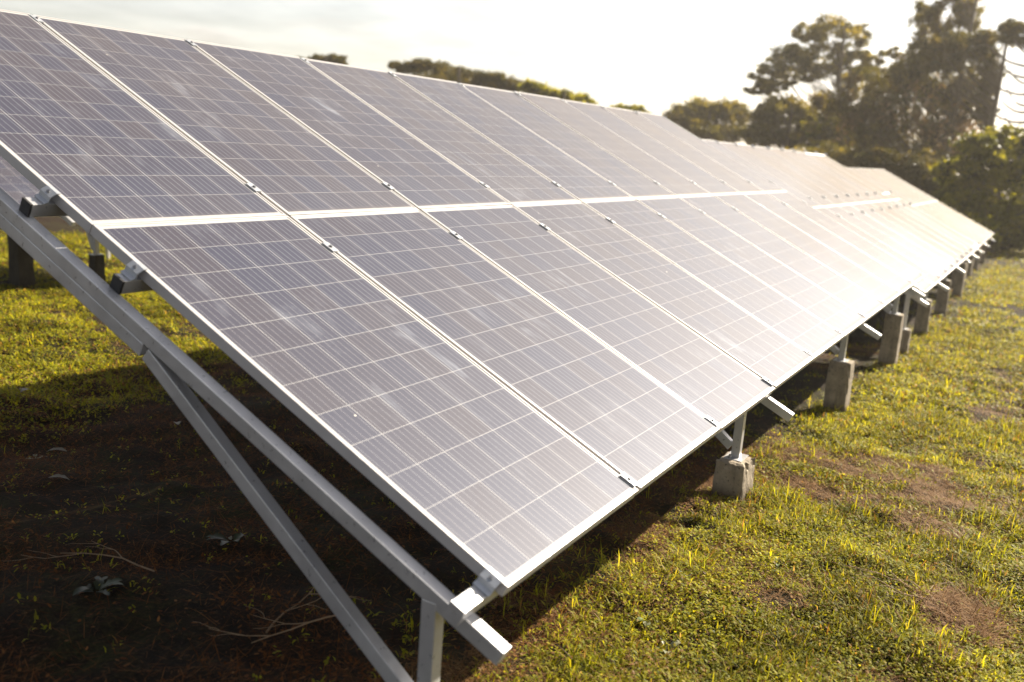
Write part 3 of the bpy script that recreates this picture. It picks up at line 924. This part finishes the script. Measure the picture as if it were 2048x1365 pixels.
OLIVE = [(0.095, 0.084, 0.018), (0.145, 0.118, 0.026), (0.060, 0.056, 0.015)]
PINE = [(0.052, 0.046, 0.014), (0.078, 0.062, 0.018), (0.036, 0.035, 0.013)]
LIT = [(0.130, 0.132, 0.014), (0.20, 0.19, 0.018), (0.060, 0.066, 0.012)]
G_T = 'trees beyond the panels'
b, l = tree_lobes(62, 1640, [(1652, 72, 52, 34), (1612, 88, 42, 34), (1695, 95, 34, 36), (1572, 118, 46, 28), (1640, 118, 55, 26), (1700, 128, 40, 20),
                             (1530, 150, 34, 24), (1508, 178, 20, 12), (1570, 160, 30, 20), (1670, 62, 34, 24), (1742, 118, 26, 20), (1790, 105, 16, 12), (1610, 150, 30, 16), (1750, 150, 30, 16), (1600, 135, 50, 26), (1660, 150, 44, 20), (1620, 60, 30, 22), (1545, 175, 30, 16), (1715, 70, 20, 26), (1720, 165, 40, 24), (1765, 190, 40, 28), (1690, 190, 30, 14), (1800, 150, 30, 20)])
build_tree('broad_tree', 'tall tree with broad ragged crown and sky gaps', b, l, 0.24, 0.26, 80, OLIVE, group=G_T, seed=1, sub=12, subr=.27)
b, l = tree_lobes(72, 1400, [(1365, 232, 34, 22), (1400, 222, 40, 24), (1440, 226, 36, 24), (1475, 230, 34, 26), (1340, 240, 20, 14), (1410, 262, 60, 26), (1465, 270, 40, 24)])
build_tree('bushy_tree', 'rounded bushy tree behind the far end of the front table', b, l, 0.25, 0.30, 70, OLIVE, group=G_T, seed=2, sub=20, shell=.4)
b, l = tree_lobes(58, 1560, [(1530, 225, 36, 26), (1565, 215, 42, 24), (1600, 232, 40, 26), (1540, 262, 46, 30), (1590, 275, 44, 28), (1510, 275, 30, 30)])
build_tree('bushy_tree', 'dense bushy tree below the broad crown, left of its trunk', b, l, 0.22, 0.28, 75, OLIVE, group=G_T, seed=3, sub=20, shell=.4)
b, l = tree_lobes(56, 1680, [(1655, 222, 36, 22), (1690, 240, 36, 26), (1640, 265, 34, 26), (1690, 285, 46, 28), (1650, 300, 36, 22), (1730, 300, 30, 26), (1655, 330, 50, 24)])
build_tree('bushy_tree', 'yellowish bushy tree right of the broad tree trunk', b, l, 0.2, 0.28, 70, LIT + OLIVE, group=G_T, seed=4, sub=19, shell=.4)
# drooping conifer
def sprays(d, spots, n, L, col):
    def f(rr):
        out = []
        k = d / 1905.65
        for (x, y, w, h) in spots:
            p = at(x, y, d) - Vector((cb[0], cb[1], float(zg(cb[0], cb[1]))))
            P = np.array(p)[None, :] + rr.normal(size=(n, 3)) * np.array([w, w, h]) * k * .55
            c = np.array(col)[None, :] * rr.uniform(.6, 1.4, (n, 1))
            out.append(leaf_quads(P, L, 0.22, c, rr, 0.75))
        return out
    return f
cb, l = tree_lobes(50, 1880, [(1890, -30, 34, 30), (1870, 12, 34, 16), (1915, 20, 40, 14), (1880, 45, 36, 14), (1930, 45, 26, 10), (1850, 75, 30, 18), (1845, 105, 46, 18),
                              (1810, 135, 46, 22), (1790, 165, 46, 26), (1840, 155, 50, 26), (1760, 205, 40, 30), (1800, 220, 50, 34), (1850, 200, 44, 34), (1750, 255, 40, 34), (1830, 265, 56, 36), (1880, 240, 40, 34), (1780, 300, 50, 34), (1910, 170, 44, 40), (1935, 215, 34, 40), (1905, 290, 50, 34), (1850, 310, 50, 30), (1870, 130, 50, 26), (1940, 290, 36, 34), (1720, 240, 36, 30), (1760, 260, 44, 34), (1850, 30, 30, 14), (1925, -10, 34, 16), (1700, 205, 44, 26), (1660, 200, 40, 22), (1735, 150, 34, 22), (1830, 120, 40, 20), (1950, 130, 34, 26), (1945, 180, 34, 30)])
build_tree('drooping_conifer', 'tall conifer with drooping sprays and dead brown hanging tufts', cb, l, 0.20, 0.34, 75, OLIVE + [(0.09, 0.065, 0.035)], group=G_T, seed=5,
           sub=12, droop=0.55, aspect=0.26, extra=sprays(50, [(1870, 215, 50, 20), (1905, 235, 40, 22), (1860, 265, 50, 18), (1920, 262, 34, 18), (1840, 185, 40, 22), (1890, 290, 34, 16), (1770, 230, 30, 30), (1700, 250, 20, 24), (1930, 240, 40, 20), (1830, 240, 40, 26)], 260, 0.46, (0.30, 0.19, 0.12)), trunk_to=14.0)
b, l = tree_lobes(47, 1950, [(1880, 92, 44, 14), (1920, 78, 46, 14), (1965, 76, 36, 16), (1910, 110, 50, 14), (1960, 108, 36, 22), (1975, 145, 24, 30), (1972, 190, 22, 36), (1968, 235, 20, 30), (1900, 132, 44, 14)])
build_tree('layered_tree', 'dark layered tree with flat top and dense foliage column', b, l, 0.24, 0.26, 85, PINE, group=G_T, seed=6, sub=20, shell=.3, aspect=.35)
# umbrella pine with bare whorled branches
d7 = 44; b7, l = tree_lobes(d7, 2022, [(2010, 62, 30, 12), (2040, 52, 34, 14), (2065, 66, 30, 14), (2035, 78, 40, 12), (2085, 80, 24, 12)])
t7 = build_tree('umbrella_pine', 'pine with flat dark top and bare trunk of whorled branches', b7, l, 0.17, 0.24, 85, PINE, group=G_T, seed=7, sub=20, aspect=.3, shell=.2, branch=False)
Tb = Tubes(); rr7 = random.Random(4); ztop = max(v[2] for v in l)
for i in range(30):
    z = ztop * (0.50 + 0.46 * i / 29); a = i * 2.4 + rr7.uniform(-.3, .3); L = rr7.uniform(1.0, 2.5)
    pts = [Vector((0, 0, z))]
    for k in range(1, 5):
        f = k / 4; pts.append(Vector((math.cos(a) * L * f, math.sin(a) * L * f, z - .1 * math.sin(f * 3) + .38 * f * f * L)))
    Tb.add(pts, [.075, .06, .05, .04, .03], 5)
Tb.build('branch_whorls', M_bark, t7)
# bushes at the right
b, l = tree_lobes(35, 1990, [(1960, 300, 54, 34), (2020, 285, 54, 34), (2080, 290, 50, 40), (1925, 350, 44, 40), (1990, 350, 64, 40), (2060, 360, 60, 44), (1900, 410, 40, 36), (1960, 420, 60, 40), (2040, 430, 64, 44), (2110, 420, 50, 50), (1930, 460, 50, 24), (2010, 475, 60, 20)])
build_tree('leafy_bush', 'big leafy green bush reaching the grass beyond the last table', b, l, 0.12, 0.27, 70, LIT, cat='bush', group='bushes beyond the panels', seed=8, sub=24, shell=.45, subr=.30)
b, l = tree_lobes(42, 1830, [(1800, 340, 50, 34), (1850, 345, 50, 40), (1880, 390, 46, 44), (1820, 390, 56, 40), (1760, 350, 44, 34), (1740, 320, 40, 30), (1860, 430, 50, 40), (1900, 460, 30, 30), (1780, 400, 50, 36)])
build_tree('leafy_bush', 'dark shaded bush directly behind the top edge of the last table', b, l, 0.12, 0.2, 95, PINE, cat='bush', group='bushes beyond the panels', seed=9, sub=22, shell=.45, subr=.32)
b, l = tree_lobes(52, 1720, [(1700, 330, 50, 30), (1650, 320, 44, 30), (1740, 345, 40, 34), (1690, 370, 60, 34), (1610, 330, 40, 30)])
build_tree('leafy_bush', 'brownish undergrowth bush between the second table top edge and the trees', b, l, 0.1, 0.22, 85, OLIVE, cat='bush', group='bushes beyond the panels', seed=10, sub=26, shell=.3, subr=.4)
# tree tops behind the front table
b, l = tree_lobes(70, 640, [(600, 124, 34, 8), (640, 122, 30, 9), (672, 122, 26, 10), (655, 140, 40, 12)])
build_tree('flat_topped_pine', 'dark flat tree top showing just over the front table at the upper left', b, l, 0.3, 0.28, 80, PINE, group=G_T, seed=11, sub=30, shell=.3, aspect=.35)
b, l = tree_lobes(66, 900, [(810, 136, 26, 12), (845, 132, 30, 12), (880, 140, 34, 14), (920, 148, 34, 14), (955, 158, 34, 14), (990, 160, 34, 14), (1020, 168, 34, 14), (880, 165, 80, 20), (980, 185, 80, 20)])
build_tree('flat_topped_pine', 'long dark clumpy tree top over the middle of the front table', b, l, 0.34, 0.28, 80, PINE, group=G_T, seed=12, sub=28, shell=.3, aspect=.35)
b, l = tree_lobes(60, 1110, [(1060, 178, 30, 12), (1090, 184, 30, 12), (1120, 192, 30, 12), (1160, 200, 34, 10), (1110, 210, 60, 16)])
build_tree('bushy_tree', 'yellow-green tree top beside the long dark one', b, l, 0.2, 0.26, 70, LIT, group=G_T, seed=13, sub=26, shell=.3)
b, l = tree_lobes(64, 1270, [(1245, 218, 22, 7), (1275, 220, 22, 8), (1260, 232, 40, 12)])
build_tree('bushy_tree', 'tiny tree top peeping over the far end of the front table', b, l, 0.2, 0.26, 70, LIT, group=G_T, seed=14, sub=22, shell=.3)

# ------------------------------------------------------------------ warm hazy air
bm = bmesh.new(); box(bm, (-940, -940, -4.0), (960, 940, 19.0))
bmesh.ops.recalc_face_normals(bm, faces=bm.faces[:])
hz = bpy.data.materials.new('haze'); hz.use_nodes = True
hn = hz.node_tree; hn.nodes.remove(hn.nodes['Principled BSDF'])
pv = hn.nodes.new('ShaderNodeVolumePrincipled')
pv.inputs['Color'].default_value = (1.0, 0.94, 0.84, 1)
pv.inputs['Density'].default_value = 0.0006
pv.inputs['Anisotropy'].default_value = 0.45
hn.links.new(pv.outputs[0], hn.nodes['Material Output'].inputs['Volume'])
tag(obj('haze', bm_mesh('haze', bm), hz), 'warm bright haze in the air before the far trees', kind='stuff')
